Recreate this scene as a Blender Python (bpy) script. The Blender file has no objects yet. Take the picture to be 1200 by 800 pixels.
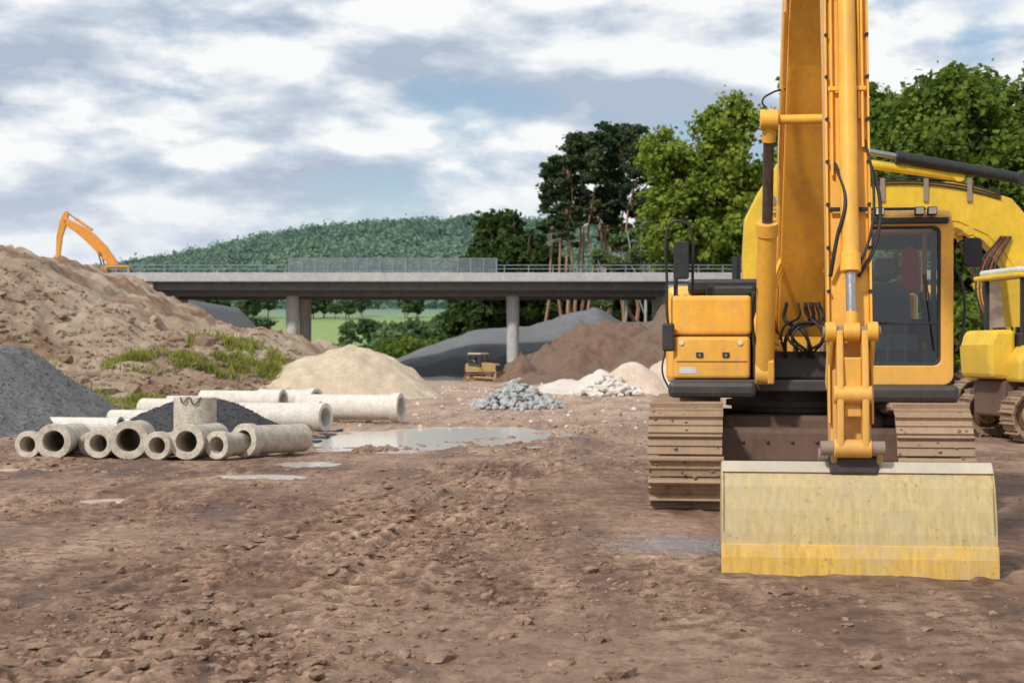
import bpy, math, random
import numpy as np
from mathutils import Vector, Matrix
random.seed(7); RNG=np.random.default_rng(7)
scene=bpy.context.scene
scene.view_settings.view_transform='Standard'; scene.view_settings.look='None'; scene.view_settings.exposure=0
COL=scene.collection

# ---------------------------------------------------------------- noise
def _h(ix,iy,s):
    n=(ix.astype(np.int64)*374761393+iy.astype(np.int64)*668265263+s*974711)&0x7fffffff
    n=((n^(n>>13))*1274126177)&0x7fffffff
    return ((n^(n>>16))&0xffff)/65535.0
def vnoise(x,y,s=0):
    x=np.asarray(x,float); y=np.asarray(y,float)
    ix=np.floor(x); iy=np.floor(y); fx=x-ix; fy=y-iy
    fx=fx*fx*(3-2*fx); fy=fy*fy*(3-2*fy)
    a=_h(ix,iy,s);b=_h(ix+1,iy,s);c=_h(ix,iy+1,s);d=_h(ix+1,iy+1,s)
    return (a+(b-a)*fx)*(1-fy)+(c+(d-c)*fx)*fy
def fbm(x,y,o=4,s=0):
    r=0;a=.5;t=0
    for i in range(o):
        r=r+a*(vnoise(x*2**i+i*17.3,y*2**i-i*9.1,s+i)*2-1);t+=a;a*=.5
    return r/t
def sst(a,b,x):
    t=np.clip((x-a)/(b-a),0,1); return t*t*(3-2*t)

# ---------------------------------------------------------------- materials
def newmat(name):
    m=bpy.data.materials.new(name); m.use_nodes=True
    nt=m.node_tree; nt.nodes.clear()
    out=nt.nodes.new('ShaderNodeOutputMaterial'); b=nt.nodes.new('ShaderNodeBsdfPrincipled')
    nt.links.new(b.outputs[0],out.inputs[0]); return m,nt,b,out
def N(nt,t,**k):
    n=nt.nodes.new(t)
    for a,v in k.items():
        if a in n.inputs: n.inputs[a].default_value=v
        else: setattr(n,a,v)
    return n
def pos(nt,scale=(1,1,1),kind='pos'):
    if kind=='pos': g=N(nt,'ShaderNodeNewGeometry'); o=g.outputs['Position']
    else: g=N(nt,'ShaderNodeTexCoord'); o=g.outputs['Object']
    m=N(nt,'ShaderNodeMapping'); m.inputs['Scale'].default_value=scale
    nt.links.new(o,m.inputs[0]); return m.outputs[0]
def noise(nt,vec,scale,detail=5,rough=.6):
    n=N(nt,'ShaderNodeTexNoise'); n.inputs['Scale'].default_value=scale; n.inputs['Detail'].default_value=min(detail,5); n.inputs['Roughness'].default_value=rough
    nt.links.new(vec,n.inputs['Vector']); return n.outputs['Fac']
def ramp(nt,fac,stops):
    r=N(nt,'ShaderNodeValToRGB'); e=r.color_ramp.elements
    while len(e)<len(stops): e.new(.5)
    for i,(p,c) in enumerate(stops):
        e[i].position=p; e[i].color=(c,c,c,1) if isinstance(c,(int,float)) else (*c,1)
    nt.links.new(fac,r.inputs[0]); return r.outputs[0]
def mix(nt,f,a,b,mode='MIX'):
    m=N(nt,'ShaderNodeMix',data_type='RGBA',blend_type=mode)
    for sock,v in ((m.inputs[0],f),(m.inputs[6],a),(m.inputs[7],b)):
        if isinstance(v,(int,float)): sock.default_value=v
        elif isinstance(v,tuple): sock.default_value=(*v,1)
        else: nt.links.new(v,sock)
    return m.outputs[2]
def bump(nt,b,h,strength,dist=.02):
    n=N(nt,'ShaderNodeBump'); n.inputs['Strength'].default_value=strength; n.inputs['Distance'].default_value=dist
    nt.links.new(h,n.inputs['Height']); nt.links.new(n.outputs[0],b.inputs['Normal'])

def paint(name,col,rough=.38,dust=.35,dustcol=(.30,.22,.16),metal=0.,low=True):
    m,nt,b,o=newmat(name); p=pos(nt); pv=pos(nt,(7,7,.9))
    n1=noise(nt,p,2.2,8,.65); n2=noise(nt,p,14,6,.7); n4=noise(nt,pv,2,6,.7)
    v=ramp(nt,n1,[(.3,tuple(c*.80 for c in col)),(.7,tuple(min(1,c*1.08) for c in col))])
    f=ramp(nt,mix(nt,.5,n2,n4),[(.45,0.),(.68,dust)])
    c=mix(nt,f,v,dustcol)
    if low:
        g=N(nt,'ShaderNodeNewGeometry'); s=N(nt,'ShaderNodeSeparateXYZ'); nt.links.new(g.outputs['Position'],s.inputs[0])
        mr=N(nt,'ShaderNodeMapRange'); mr.inputs['From Min'].default_value=1.9; mr.inputs['From Max'].default_value=.3
        nt.links.new(s.outputs['Z'],mr.inputs[0])
        mu=N(nt,'ShaderNodeMath',operation='MULTIPLY'); nt.links.new(mr.outputs[0],mu.inputs[0]); nt.links.new(n1,mu.inputs[1])
        c=mix(nt,mu.outputs[0],c,dustcol)
    nt.links.new(c,b.inputs['Base Color'])
    r=ramp(nt,n2,[(.35,rough),(.8,min(1,rough+.35))]); nt.links.new(r,b.inputs['Roughness'])
    b.inputs['Metallic'].default_value=metal
    bump(nt,b,n2,.08,.01); return m
def earth(name,c1,c2,c3=None,s=1.,bs=.6,bd=.05,scl=(1,1,1)):
    m,nt,b,o=newmat(name); p=pos(nt,scl)
    n1=noise(nt,p,.35*s,6,.6); n2=noise(nt,p,3*s,8,.7); n3=noise(nt,p,18*s,6,.75)
    a=ramp(nt,n2,[(.3,c1),(.7,c2)])
    if c3: a=mix(nt,ramp(nt,n1,[(.42,0.),(.58,1.)]),a,c3)
    a=mix(nt,.6,a,ramp(nt,n3,[(.3,.3),(.7,1.)]),'MULTIPLY')
    a=mix(nt,1.,a,(1.35,1.35,1.35),'MULTIPLY')
    nt.links.new(a,b.inputs['Base Color']); b.inputs['Roughness'].default_value=.95
    b.inputs['Specular IOR Level'].default_value=.15
    h=mix(nt,.5,n2,n3); bump(nt,b,h,bs,bd); return m
def leafmat(name,c1,c2,tr=.35,s=.5):
    m,nt,b,o=newmat(name); nt.nodes.remove(b)
    p=pos(nt); n1=noise(nt,p,s,3,.6); n2=noise(nt,p,s*10,2,.6)
    f=mix(nt,.5,n1,n2); c=ramp(nt,f,[(.38,c1),(.6,c2)])
    d=N(nt,'ShaderNodeBsdfDiffuse'); t=N(nt,'ShaderNodeBsdfTranslucent'); ms=N(nt,'ShaderNodeMixShader'); ms.inputs[0].default_value=tr
    nt.links.new(c,d.inputs[0]); nt.links.new(c,t.inputs[0]); nt.links.new(d.outputs[0],ms.inputs[1]); nt.links.new(t.outputs[0],ms.inputs[2]); nt.links.new(ms.outputs[0],o.inputs[0]); return m

M={}
M['orange']=paint('excavator_orange_paint',(.90,.45,.045),.32,.42,(.36,.25,.15))
M['yellow']=paint('machine_yellow_paint',(.78,.50,.02),.38,.35,(.33,.24,.12))
M['orange_far']=paint('far_orange_paint',(.78,.30,.03),.5,.2,low=False)
M['black']=paint('black_paint',(.015,.016,.018),.42,.14,(.14,.11,.09))
M['rubber']=paint('hose_rubber',(.014,.014,.016),.5,.1,low=False)
M['redhose']=paint('red_hose',(.22,.03,.03),.5,.1,low=False)
M['chrome']=paint('chrome_rod',(.45,.43,.41),.2,.15,metal=1.,low=False)
M['rod']=paint('dusty_rod',(.10,.07,.055),.35,.3,metal=.5,low=False)
M['steel']=paint('worn_steel',(.27,.21,.17),.55,.5,(.25,.18,.13))
M['edge']=paint('worn_bright_edge',(.50,.45,.36),.5,.5,(.4,.3,.2),low=False)
M['trackm']=paint('track_shoe_steel',(.25,.165,.105),.5,.7,(.40,.27,.17))
M['rust']=paint('muddy_undercarriage',(.09,.048,.036),.8,.6,(.18,.11,.08))
M['grey']=paint('seat_grey',(.16,.17,.18),.8,.1,low=False)
M['white']=paint('white_panel',(.62,.63,.62),.5,.3,low=False)
M['vest']=paint('hi_vis_vest',(.65,.06,.03),.8,.1,low=False)
M['gold']=paint('sprocket_gold',(.45,.27,.06),.5,.5)
m,nt,b,o=newmat('lamp_lens'); b.inputs['Base Color'].default_value=(.7,.65,.5,1); b.inputs['Roughness'].default_value=.15; M['lens']=m
m,nt,b,o=newmat('cab_glass'); nt.nodes.remove(b)
t=N(nt,'ShaderNodeBsdfTransparent'); t.inputs[0].default_value=(.84,.90,.90,1); g=N(nt,'ShaderNodeBsdfGlossy'); g.inputs['Roughness'].default_value=.03
lw=N(nt,'ShaderNodeFresnel'); lw.inputs[0].default_value=1.8; ms=N(nt,'ShaderNodeMixShader'); 
nt.links.new(lw.outputs[0],ms.inputs[0]); nt.links.new(t.outputs[0],ms.inputs[1]); nt.links.new(g.outputs[0],ms.inputs[2]); nt.links.new(ms.outputs[0],o.inputs[0]); M['glass']=m
m,nt,b,o=newmat('mirror_glass'); b.inputs['Base Color'].default_value=(.12,.13,.14,1); b.inputs['Metallic'].default_value=.6; b.inputs['Roughness'].default_value=.1; M['mirror']=m
def bucketmat(name,base,rustamt):
    m,nt,b,o=newmat(name); p=pos(nt,(1,1,1)); ps=pos(nt,(9,9,.8))
    n1=noise(nt,p,3,8,.7); ns=noise(nt,ps,3,7,.7); n3=noise(nt,p,22,5,.7)
    c=ramp(nt,ns,[(.3,tuple(k*.74 for k in base)),(.55,base),(.75,tuple(min(1,k*1.12+.03) for k in base))])
    c=mix(nt,ramp(nt,n1,[(.42,0.),(.66,.75)]),c,(.43,.35,.22))
    c=mix(nt,ramp(nt,n3,[(.60,0.),(.70,rustamt)]),c,(.16,.08,.035))
    nt.links.new(c,b.inputs['Base Color']); b.inputs['Roughness'].default_value=.55; bump(nt,b,ns,.1,.01); return m
M['bucket']=bucketmat('bucket_weathered',(.50,.38,.165),.6); M['lip']=bucketmat('bucket_edge_worn',(.62,.38,.075),.7)
M['conc']=earth('bridge_concrete',(.36,.36,.36),(.46,.45,.44),None,.6,.1,.02)
M['concshade']=earth('girder_concrete_shaded',(.12,.125,.13),(.17,.17,.17),None,.6,.1,.02)  # bridge concrete darkened, underside shade put into the slab and girder colour
M['pipe']=earth('pipe_concrete',(.33,.28,.22),(.60,.55,.47),None,2.,.25,.01)
M['pipew']=earth('pale_pipe',(.50,.45,.39),(.66,.62,.56),None,2.,.15,.01)
M['barrier']=paint('barrier_metal',(.20,.24,.27),.5,.1,low=False)
M['gravelg']=earth('grey_gravel',(.12,.12,.12),(.25,.25,.25),None,3.,1.,.08)
M['gravelg2']=earth('grey_gravel_far',(.12,.125,.14),(.21,.215,.23),(.16,.16,.16),1.,.8,.15)
M['graveld']=earth('dark_gravel',(.05,.05,.055),(.12,.12,.125),None,4.,1.,.08)
M['dirtm']=earth('mound_dirt',(.24,.14,.09),(.44,.30,.21),(.58,.46,.34),1.0,1.,.26)
M['redm']=earth('red_earth',(.16,.09,.065),(.29,.185,.135),(.23,.16,.12),.7,1.,.25)
M['sand']=earth('sand',(.44,.35,.24),(.60,.51,.38),(.50,.40,.29),.6,.6,.12)
M['pink']=earth('pink_sand',(.50,.36,.27),(.62,.49,.39),(.6,.55,.5),.8,.6,.12)
M['stone']=earth('rubble_stone',(.25,.25,.25),(.46,.46,.45),None,2.,.6,.05)
M['bark']=earth('bark',(.08,.06,.045),(.16,.12,.09),None,2.,.6,.05)
M['pinebark']=earth('pine_bark',(.26,.14,.085),(.40,.24,.16),None,2.,.6,.05)
M['birchbark']=earth('birch_bark',(.30,.29,.27),(.48,.46,.43),None,2.,.3,.05)
M['leaf_bright']=leafmat('leaf_bright',(.095,.15,.022),(.30,.37,.06),.4)
M['leaf_mid']=leafmat('leaf_mid',(.050,.095,.017),(.20,.27,.05),.4)
M['leaf_dark']=leafmat('leaf_dark',(.028,.055,.020),(.085,.125,.036))
M['leaf_pine']=leafmat('leaf_pine',(.024,.048,.024),(.080,.11,.050),.2)
M['leaf_birch']=leafmat('leaf_birch',(.085,.135,.05),(.20,.26,.10))
M['leaf_far']=leafmat('leaf_far',(.05,.10,.045),(.15,.21,.09),.3,.05)
M['leaf_hill_hazed']=leafmat('leaf_hill_hazed',(.105,.185,.165),(.235,.33,.235),.35,.010)  # distance haze painted into the leaf colour as a lighter, bluish green
M['grass']=leafmat('grass',(.17,.20,.035),(.38,.38,.11),.4,.6)

# ---------------------------------------------------------------- mesh helpers
def fastmesh(name,V,F,mat=None,smooth=False,midx=None,parent=None,obj=True):
    V=np.asarray(V,np.float32); F=np.asarray(F,np.int32); k=F.shape[1]
    me=bpy.data.meshes.new(name)
    me.vertices.add(len(V)); me.vertices.foreach_set('co',V.ravel())
    me.loops.add(F.size); me.loops.foreach_set('vertex_index',F.ravel())
    me.polygons.add(len(F)); me.polygons.foreach_set('loop_start',np.arange(0,F.size,k,dtype=np.int32))
    try: me.polygons.foreach_set('loop_total',np.full(len(F),k,np.int32))
    except Exception: pass
    if isinstance(mat,(list,tuple)):
        for q in mat: me.materials.append(q)
    elif mat: me.materials.append(mat)
    if midx is not None: me.polygons.foreach_set('material_index',np.asarray(midx,np.int32))
    me.polygons.foreach_set('use_smooth',np.full(len(F),smooth,bool))
    me.update(calc_edges=True)
    if not obj: return me
    ob=bpy.data.objects.new(name,me); COL.objects.link(ob)
    if parent: ob.parent=parent
    return ob
import bmesh
def polymesh(name,V,F,mat,parent=None,bev=0,smooth=False,seg=2):
    me=bpy.data.meshes.new(name); me.from_pydata([tuple(v) for v in V],[],F); me.update()
    bm=bmesh.new(); bm.from_mesh(me); bmesh.ops.recalc_face_normals(bm,faces=bm.faces); bm.to_mesh(me); bm.free()
    if mat: me.materials.append(mat)
    if smooth:
        me.polygons.foreach_set('use_smooth',[True]*len(me.polygons))
        try: me.set_sharp_from_angle(angle=math.radians(38))
        except Exception: pass
    ob=bpy.data.objects.new(name,me); COL.objects.link(ob)
    if parent: ob.parent=parent
    if bev:
        b=ob.modifiers.new('b','BEVEL'); b.width=bev; b.segments=seg; b.limit_method='ANGLE'; b.angle_limit=math.radians(32)
    return ob
def empty(name,loc=(0,0,0),rz=0,sc=1):
    e=bpy.data.objects.new(name,None); COL.objects.link(e); e.location=loc; e.rotation_euler=(0,0,rz); e.scale=(sc,)*3; e.empty_display_size=.3; return e
def box(name,x0,x1,y0,y1,z0,z1,mat,P=None,bev=.015,seg=2):
    V=[(x,y,z) for x in (x0,x1) for y in (y0,y1) for z in (z0,z1)]
    F=[(0,1,3,2),(4,6,7,5),(0,4,5,1),(2,3,7,6),(0,2,6,4),(1,5,7,3)]
    return polymesh(name,V,F,mat,P,bev,seg=seg)
def prism(name,prof,x0,x1,mat,P=None,bev=.015,axis='x'):
    n=len(prof)
    def mk(a,p): return (a,p[0],p[1]) if axis=='x' else ((p[0],a,p[1]) if axis=='y' else (p[0],p[1],a))
    V=[mk(x0,p) for p in prof]+[mk(x1,p) for p in prof]
    F=[tuple(range(n)),tuple(range(2*n-1,n-1,-1))]+[(i,(i+1)%n,n+(i+1)%n,n+i) for i in range(n)]
    return polymesh(name,V,F,mat,P,bev)
def tubev(p1,p2,r1,r2=None,n=16,caps=True):
    r2=r1 if r2 is None else r2
    p1=Vector(p1);p2=Vector(p2);d=(p2-p1).normalized()
    u=d.orthogonal().normalized(); w=d.cross(u)
    V=[];F=[]
    for p,r in((p1,r1),(p2,r2)):
        for i in range(n):
            a=2*math.pi*i/n; V.append(tuple(p+(u*math.cos(a)+w*math.sin(a))*r))
    F=[(i,(i+1)%n,n+(i+1)%n,n+i) for i in range(n)]
    if caps: F+= [tuple(range(n-1,-1,-1)),tuple(range(n,2*n))]
    return V,F
def cyl(name,p1,p2,r,mat,P=None,n=20,r2=None,bev=0):
    V,F=tubev(p1,p2,r,r2,n); return polymesh(name,V,F,mat,P,bev,smooth=True)
def hose(name,pts,r,mat,P=None):
    cu=bpy.data.curves.new(name,'CURVE'); cu.dimensions='3D'; cu.bevel_depth=r; cu.bevel_resolution=3; cu.resolution_u=10
    sp=cu.splines.new('BEZIER'); sp.bezier_points.add(len(pts)-1)
    for b,p in zip(sp.bezier_points,pts): b.co=p; b.handle_left_type='AUTO'; b.handle_right_type='AUTO'
    cu.materials.append(mat); ob=bpy.data.objects.new(name,cu); COL.objects.link(ob)
    if P: ob.parent=P
    return ob
def rrect(x0,x1,z0,z1,r,n=5):
    out=[]
    for cx,cz,a0 in((x1-r,z1-r,0),(x0+r,z1-r,90),(x0+r,z0+r,180),(x1-r,z0+r,270)):
        for i in range(n+1):
            a=math.radians(a0+90*i/n); out.append((cx+r*math.cos(a),cz+r*math.sin(a)))
    return out
def ringframe(name,o,i,y0,y1,mat,P,axis='y',bev=.01):
    n=len(o)
    mk=(lambda p,a:(p[0],a,p[1])) if axis=='y' else (lambda p,a:(a,p[0],p[1]))
    V=[mk(p,y0) for p in o]+[mk(p,y0) for p in i]+[mk(p,y1) for p in o]+[mk(p,y1) for p in i]
    F=[]
    for k in range(n):
        l=(k+1)%n
        F+=[(k,l,n+l,n+k),(2*n+k,3*n+k,3*n+l,2*n+l),(k,2*n+k,2*n+l,l),(n+k,n+l,3*n+l,3*n+k)]
    return polymesh(name,V,F,mat,P,bev)
def thick(pts,th):
    P=[Vector(p) for p in pts]; L=[];R=[]
    for i,p in enumerate(P):
        d=(P[min(i+1,len(P)-1)]-P[max(i-1,0)]).normalized(); nrm=Vector((-d.y,d.x))
        L.append(tuple(p+nrm*th[i]/2)); R.append(tuple(p-nrm*th[i]/2))
    return L+R[::-1]

# ---------------------------------------------------------------- ground
PUD=[(-1.75,27.6,2.2,3.3),(-3.15,18.6,.5,.5),(-2.8,20.8,.45,.6),(-4.05,15.6,.42,.38),(-6.6,19.6,.6,.5),(-1.0,29.8,1.5,2.0),(5.6,13.3,.5,.5)]
def pudmask(x,y):
    m=np.zeros_like(x)
    for cx,cy,rx,ry in PUD:
        r=np.sqrt(((x-cx)/rx)**2+((y-cy)/ry)**2)+.5*fbm(x*1.5,y*.9,4,5)
        m=np.maximum(m,1-sst(.72,1.15,r))
    return m
def bandx(y): return np.interp(y,[5,8,14,22,31,45],[-1.9,-1.5,-.9,.3,1.5,2.2])
def roughmask(x,y):
    w=np.interp(y,[5,10,20,40],[1.25,1.05,1.3,1.6])
    r=np.exp(-((x-bandx(y)-.3*fbm(x*.3,y*.5,2,3))/w)**2)*(.45+.55*sst(-.25,.25,fbm(x*1.1,y*.9,3,6)))
    return np.clip(r+.6*sst(-1.5,-4,x)*sst(.0,.35,fbm(x*.5,y*.5,3,8)+.2)+.3*sst(.02,.32,fbm(x*.35,y*.6,3,9)),0,1)
def ridge(x): return np.interp(x,[-1500,-620,-520,-433,-308,-240,-167,-29,170,500,1500],[18,28,42,56,84,100,112,120,108,80,50])
def H(x,y):
    x=np.asarray(x,float);y=np.asarray(y,float)
    b=np.interp(y,[-50,85,100,130,200,280,420,600,750,900,3600],[0,0,-.25,-.3,-5,-8,-4,8,18,28,28])
    b=b+sst(900,1500,y)*(ridge(x)-28+14*fbm(x*.006,y*.006,3,4))-sst(1550,3400,y)*60
    near=1-sst(60,110,y); pm=pudmask(x,y); rm=roughmask(x,y)
    m=fbm(x*.45,y*.3,3,1)*.045
    m=m+fbm(x*3.1,y*2.4,5,2)*(.012+.030*rm)
    q=fbm(x*9+fbm(x*3,y*3,2,12),y*9,4,11); c=np.clip(q-.02,0,.22)
    m=m+c*(.014+.13*rm)-np.clip(.03-np.abs(fbm(x*4,y*4,3,14)),0,.03)*(.3+.6*rm)
    for x0,sl,w,amp,ph in((.15,.03,.28,.024,0),(-.75,.05,.25,.020,.4),(2.0,-.05,.25,.018,.2),(-2.3,.16,.25,.022,.5),(3.3,-.16,.22,.016,.35),(-4.6,.1,.28,.02,.27)):
        xc=x0+sl*(y-8)+.22*np.sin(y*.23+ph*5); d=np.abs(x-xc)
        k=1-sst(w*.8,w*1.15,d); brk=sst(-.08,.2,fbm(x*.4+ph*9,y*.25,2,21))
        m=m+brk*(k*(-.024+amp*np.where(np.sin(y*2*math.pi/.19)>.2,1,0)*(.4+.6*vnoise(x*6,y*6,31)))+.026*np.exp(-((d-w*1.15)/.05)**2)*(.2+vnoise(x*3,y*2,33)))
    m=m*(1-.88*pm)-.07*pm
    return b+m*near
def axis_pts(lo,hi,d0,d1,step,g):
    mid=list(np.arange(d0,d1+1e-6,step)); a=[];s=step;v=d1
    while v<hi: s*=1+g; v+=s; a.append(v)
    c=[];s=step;v=d0
    while v>lo: s*=1+g; v-=s; c.append(v)
    return np.array(c[::-1]+mid+a)
xs=axis_pts(-2600,2600,-4.2,4.8,.022,.03); ys=axis_pts(-60,3600,6.2,13.5,.021,.011)
def grid(xs,ys,fn):
    X,Y=np.meshgrid(xs,ys); Z=fn(X,Y); V=np.stack([X.ravel(),Y.ravel(),Z.ravel()],1)
    nx=len(xs);ny=len(ys); i=np.arange(ny-1)[:,None]*nx+np.arange(nx-1)[None,:]; i=i.ravel()
    return V,np.stack([i,i+1,i+1+nx,i+nx],1)
V,F=grid(xs,ys,H)
m,nt,b,o=newmat('ground_dirt'); p=pos(nt); pst=pos(nt,(1.0,.22,1))
n0=noise(nt,p,.22,5,.6); n1=noise(nt,pst,1.3,8,.68); n2=noise(nt,p,5,8,.7); n3=noise(nt,p,45,6,.75)
c=ramp(nt,n1,[(.32,(.078,.043,.028)),(.47,(.180,.108,.074)),(.66,(.36,.255,.185))])
c=mix(nt,ramp(nt,n2,[(.45,0.),(.62,.85)]),c,(.072,.040,.026))
c=mix(nt,ramp(nt,n0,[(.46,0.),(.6,.45)]),c,(.33,.232,.170))
c=mix(nt,.65,c,ramp(nt,n3,[(.3,.35),(.65,1.)]),'MULTIPLY'); c=mix(nt,1.,c,(1.42,1.36,1.30),'MULTIPLY')
g=N(nt,'ShaderNodeNewGeometry'); s=N(nt,'ShaderNodeSeparateXYZ'); nt.links.new(g.outputs['Position'],s.inputs[0])
mp=N(nt,'ShaderNodeMapping'); mp.inputs['Location'].default_value=(-1.35,-11.9,0); nt.links.new(g.outputs['Position'],mp.inputs[0])
mp.inputs['Scale'].default_value=(1,1,0)
ln=N(nt,'ShaderNodeVectorMath',operation='LENGTH'); nt.links.new(mp.outputs[0],ln.inputs[0])
gr=ramp(nt,ln.outputs['Value'],[(.2,1.),(.9,0.)]); gm=mix(nt,1.,gr,ramp(nt,n3,[(.42,0.),(.55,.8)]),'MULTIPLY')
c=mix(nt,gm,c,(.26,.29,.33))
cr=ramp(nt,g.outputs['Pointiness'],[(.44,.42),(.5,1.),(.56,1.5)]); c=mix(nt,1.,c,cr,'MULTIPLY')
c2=mix(nt,ramp(nt,n0,[(.35,0.),(.6,1.)]),(.17,.26,.075),(.25,.32,.11))
mr=N(nt,'ShaderNodeMapRange'); mr.inputs['From Min'].default_value=150; mr.inputs['From Max'].default_value=185; nt.links.new(s.outputs['Y'],mr.inputs[0])
c=mix(nt,mr.outputs[0],c,c2)
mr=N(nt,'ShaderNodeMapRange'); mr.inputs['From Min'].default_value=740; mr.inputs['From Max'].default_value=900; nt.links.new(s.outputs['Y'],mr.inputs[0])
c=mix(nt,mr.outputs[0],c,(.12,.20,.165))  # hill ground goes bluish with distance, haze mixed into the colour
mr=N(nt,'ShaderNodeMapRange'); mr.inputs['From Min'].default_value=20; mr.inputs['From Max'].default_value=40; mr.inputs['To Max'].default_value=.75; nt.links.new(s.outputs['Y'],mr.inputs[0])
mr2=N(nt,'ShaderNodeMapRange'); mr2.inputs['From Min'].default_value=150; mr2.inputs['From Max'].default_value=140; nt.links.new(s.outputs['Y'],mr2.inputs[0])
mu=N(nt,'ShaderNodeMath',operation='MULTIPLY'); nt.links.new(mr.outputs[0],mu.inputs[0]); nt.links.new(mr2.outputs[0],mu.inputs[1])
mu2=N(nt,'ShaderNodeMath',operation='MULTIPLY'); nt.links.new(mu.outputs[0],mu2.inputs[0]); nt.links.new(ramp(nt,n1,[(.35,.35),(.6,1.)]),mu2.inputs[1])
c=mix(nt,mu2.outputs[0],c,(.50,.36,.27))
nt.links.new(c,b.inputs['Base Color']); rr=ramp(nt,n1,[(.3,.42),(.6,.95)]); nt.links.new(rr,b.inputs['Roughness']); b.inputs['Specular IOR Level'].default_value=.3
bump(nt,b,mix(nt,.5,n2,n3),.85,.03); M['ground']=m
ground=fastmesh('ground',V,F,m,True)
def ico(sub):
    bm=bmesh.new(); bmesh.ops.create_icosphere(bm,subdivisions=sub,radius=1)
    v=np.array([q.co[:] for q in bm.verts]); f=np.array([[w.index for w in q.verts] for q in bm.faces]); bm.free(); return v,f
IV,IF=ico(2); IV1,IF1=ico(1)
def scatter_rocks(name,xyz,size,mat,flat=.6,base=(IV,IF),jit=.28,smooth=False):
    v,f=base; n=len(xyz); k=len(v)
    ang=RNG.uniform(0,6.28,n); sc=size[:,None]*np.stack([RNG.uniform(.6,1.5,n),RNG.uniform(.6,1.4,n),RNG.uniform(.4,1,n)*flat/.6],1)
    P=v[None]*(1+RNG.uniform(-jit,jit,(n,k,1)))*sc[:,None,:]
    c,s=np.cos(ang)[:,None],np.sin(ang)[:,None]
    X=P[...,0]*c-P[...,1]*s; Y=P[...,0]*s+P[...,1]*c
    P=np.stack([X,Y,P[...,2]],-1)+xyz[:,None,:]
    Fa=(f[None]+np.arange(n)[:,None,None]*k).reshape(-1,3)
    return fastmesh(name,P.reshape(-1,3),Fa,mat,smooth)
nn=90000; y=6+ (RNG.random(nn)**1.7)*34; x=RNG.uniform(-.48,.42,nn)*(y+2)
keep=(RNG.random(nn)<(.09+.9*roughmask(x,y)**1.3*sst(-.3,.3,fbm(x*.9,y*.7,3,41))))&(pudmask(x,y)<.1)
keep&=~((x>1.1)&(x<4.6)&(y>9.7)&(y<19))
x=x[keep];y=y[keep]; sz=np.clip(np.exp(RNG.normal(-4.5,.65,len(x))),.004,.065)
z=H(x,y)+sz*.1
M['clod']=earth('clod_dirt',(.14,.082,.055),(.35,.24,.175),None,3.,.8,.02)
clods=scatter_rocks('dirt_clods',np.stack([x,y,z],1),sz,M['clod'],.5,(IV1,IF1),.25)
n=150; y=6.5+RNG.random(n)**1.3*12; x=bandx(y)+RNG.normal(0,.6,n)-.1; scatter_rocks('dirt_slabs',np.stack([x,y,H(x,y)+.008],1),RNG.uniform(.03,.085,n),M['clod'],.35,(IV,IF),.2)
m,nt,b,o=newmat('puddle_water'); b.inputs['Base Color'].default_value=(.62,.57,.52,1); b.inputs['Roughness'].default_value=.14; b.inputs['IOR'].default_value=1.33; b.inputs['Specular IOR Level'].default_value=.8
bump(nt,b,noise(nt,pos(nt),9,3,.5),.05,.02)
for i,(cx,cy,rx,ry) in enumerate(PUD):
    n=48; V=[(cx,cy,-.026)]+[(cx+rx*1.35*math.cos(2*math.pi*k/n),cy+ry*1.35*math.sin(2*math.pi*k/n),-.026) for k in range(n)]
    if i==5: V=[(a,b_,-.0265) for a,b_,c_ in V]
    polymesh('puddle',V,[(0,1+k,1+(k+1)%n) for k in range(n)],m)

# ---------------------------------------------------------------- mounds
def mound(name,x0,x1,y0,y1,fn,mat,res=.25):
    xs=np.arange(x0,x1+res,res); ys=np.arange(y0,y1+res,res)
    V,F=grid(xs,ys,fn); return fastmesh(name,V,F,mat,True)
def lm(x,y):
    c=np.interp(x,[-60,-45,-21,-20,-18.7,-17.5,-16.3,-15,-13.3,-10,-9,-7.6,-6],[0,5.5,5.8,5.45,4.95,4.1,3.65,3.1,2.35,2.2,1.85,.8,-.4])
    yf=np.interp(x,[-30,-18,-12,-7],[36,40,44,50])+1.5*fbm(x*.2,x*0,3,61)
    t=np.clip((y-yf)/(60-yf),0,1); f=t**.8
    h=c*f*(1-sst(78,96,y))-.35*(1-sst(0,.05,t))-.5*sst(90,97,y)
    r=fbm(x*.35,y*.25,4,62)*.8+(.5-np.abs(fbm(x*1.1+fbm(x*.3,y*.3,2,60),y*.35,5,63))*2.2)*.5+fbm(x*2.2,y*2.2,5,59)*.36
    return h+r*np.clip(h,0,1)*.6*(.5+.5*t)
mound('dirt_mound',-60,-6,34,98,lm,M['dirtm'],.17)
def sm(x,y):
    c=np.interp(x,[-9.6,-8.6,-7.4,-5.9,-4.8,-3.6,-2.3],[-.2,.9,1.35,1.75,1.5,.85,-.25])
    t=1-np.abs(y-56)/(6.5); return c*np.clip(t*1.25,-.2,1)+fbm(x*.8,y*.8,4,64)*.24-.3*(t<0.02)+fbm(x*3,y*1.2,3,58)*.10
mound('sand_mound',-9.8,-2.2,49,63,sm,M['sand'],.12)
def gm(x,y):
    r=np.sqrt(((x+11.0)/3.4)**2+((y-30.5)/4.6)**2); return np.minimum(2.4*(1-r),1.55)+fbm(x*1.2,y*1.2,4,65)*.2-.02
mound('gravel_pile',-15,-7.2,25.5,36,gm,M['gravelg'],.06)
def dm(x,y):
    r=np.sqrt(((x+5.6)/2.1)**2+((y-27.6)/2.2)**2); return .68*sst(1,.1,r)+fbm(x*3,y*3,3,66)*.07-.03
mound('gravel_pile',-7.9,-3.3,25,30.0,dm,M['graveld'],.06)
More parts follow.
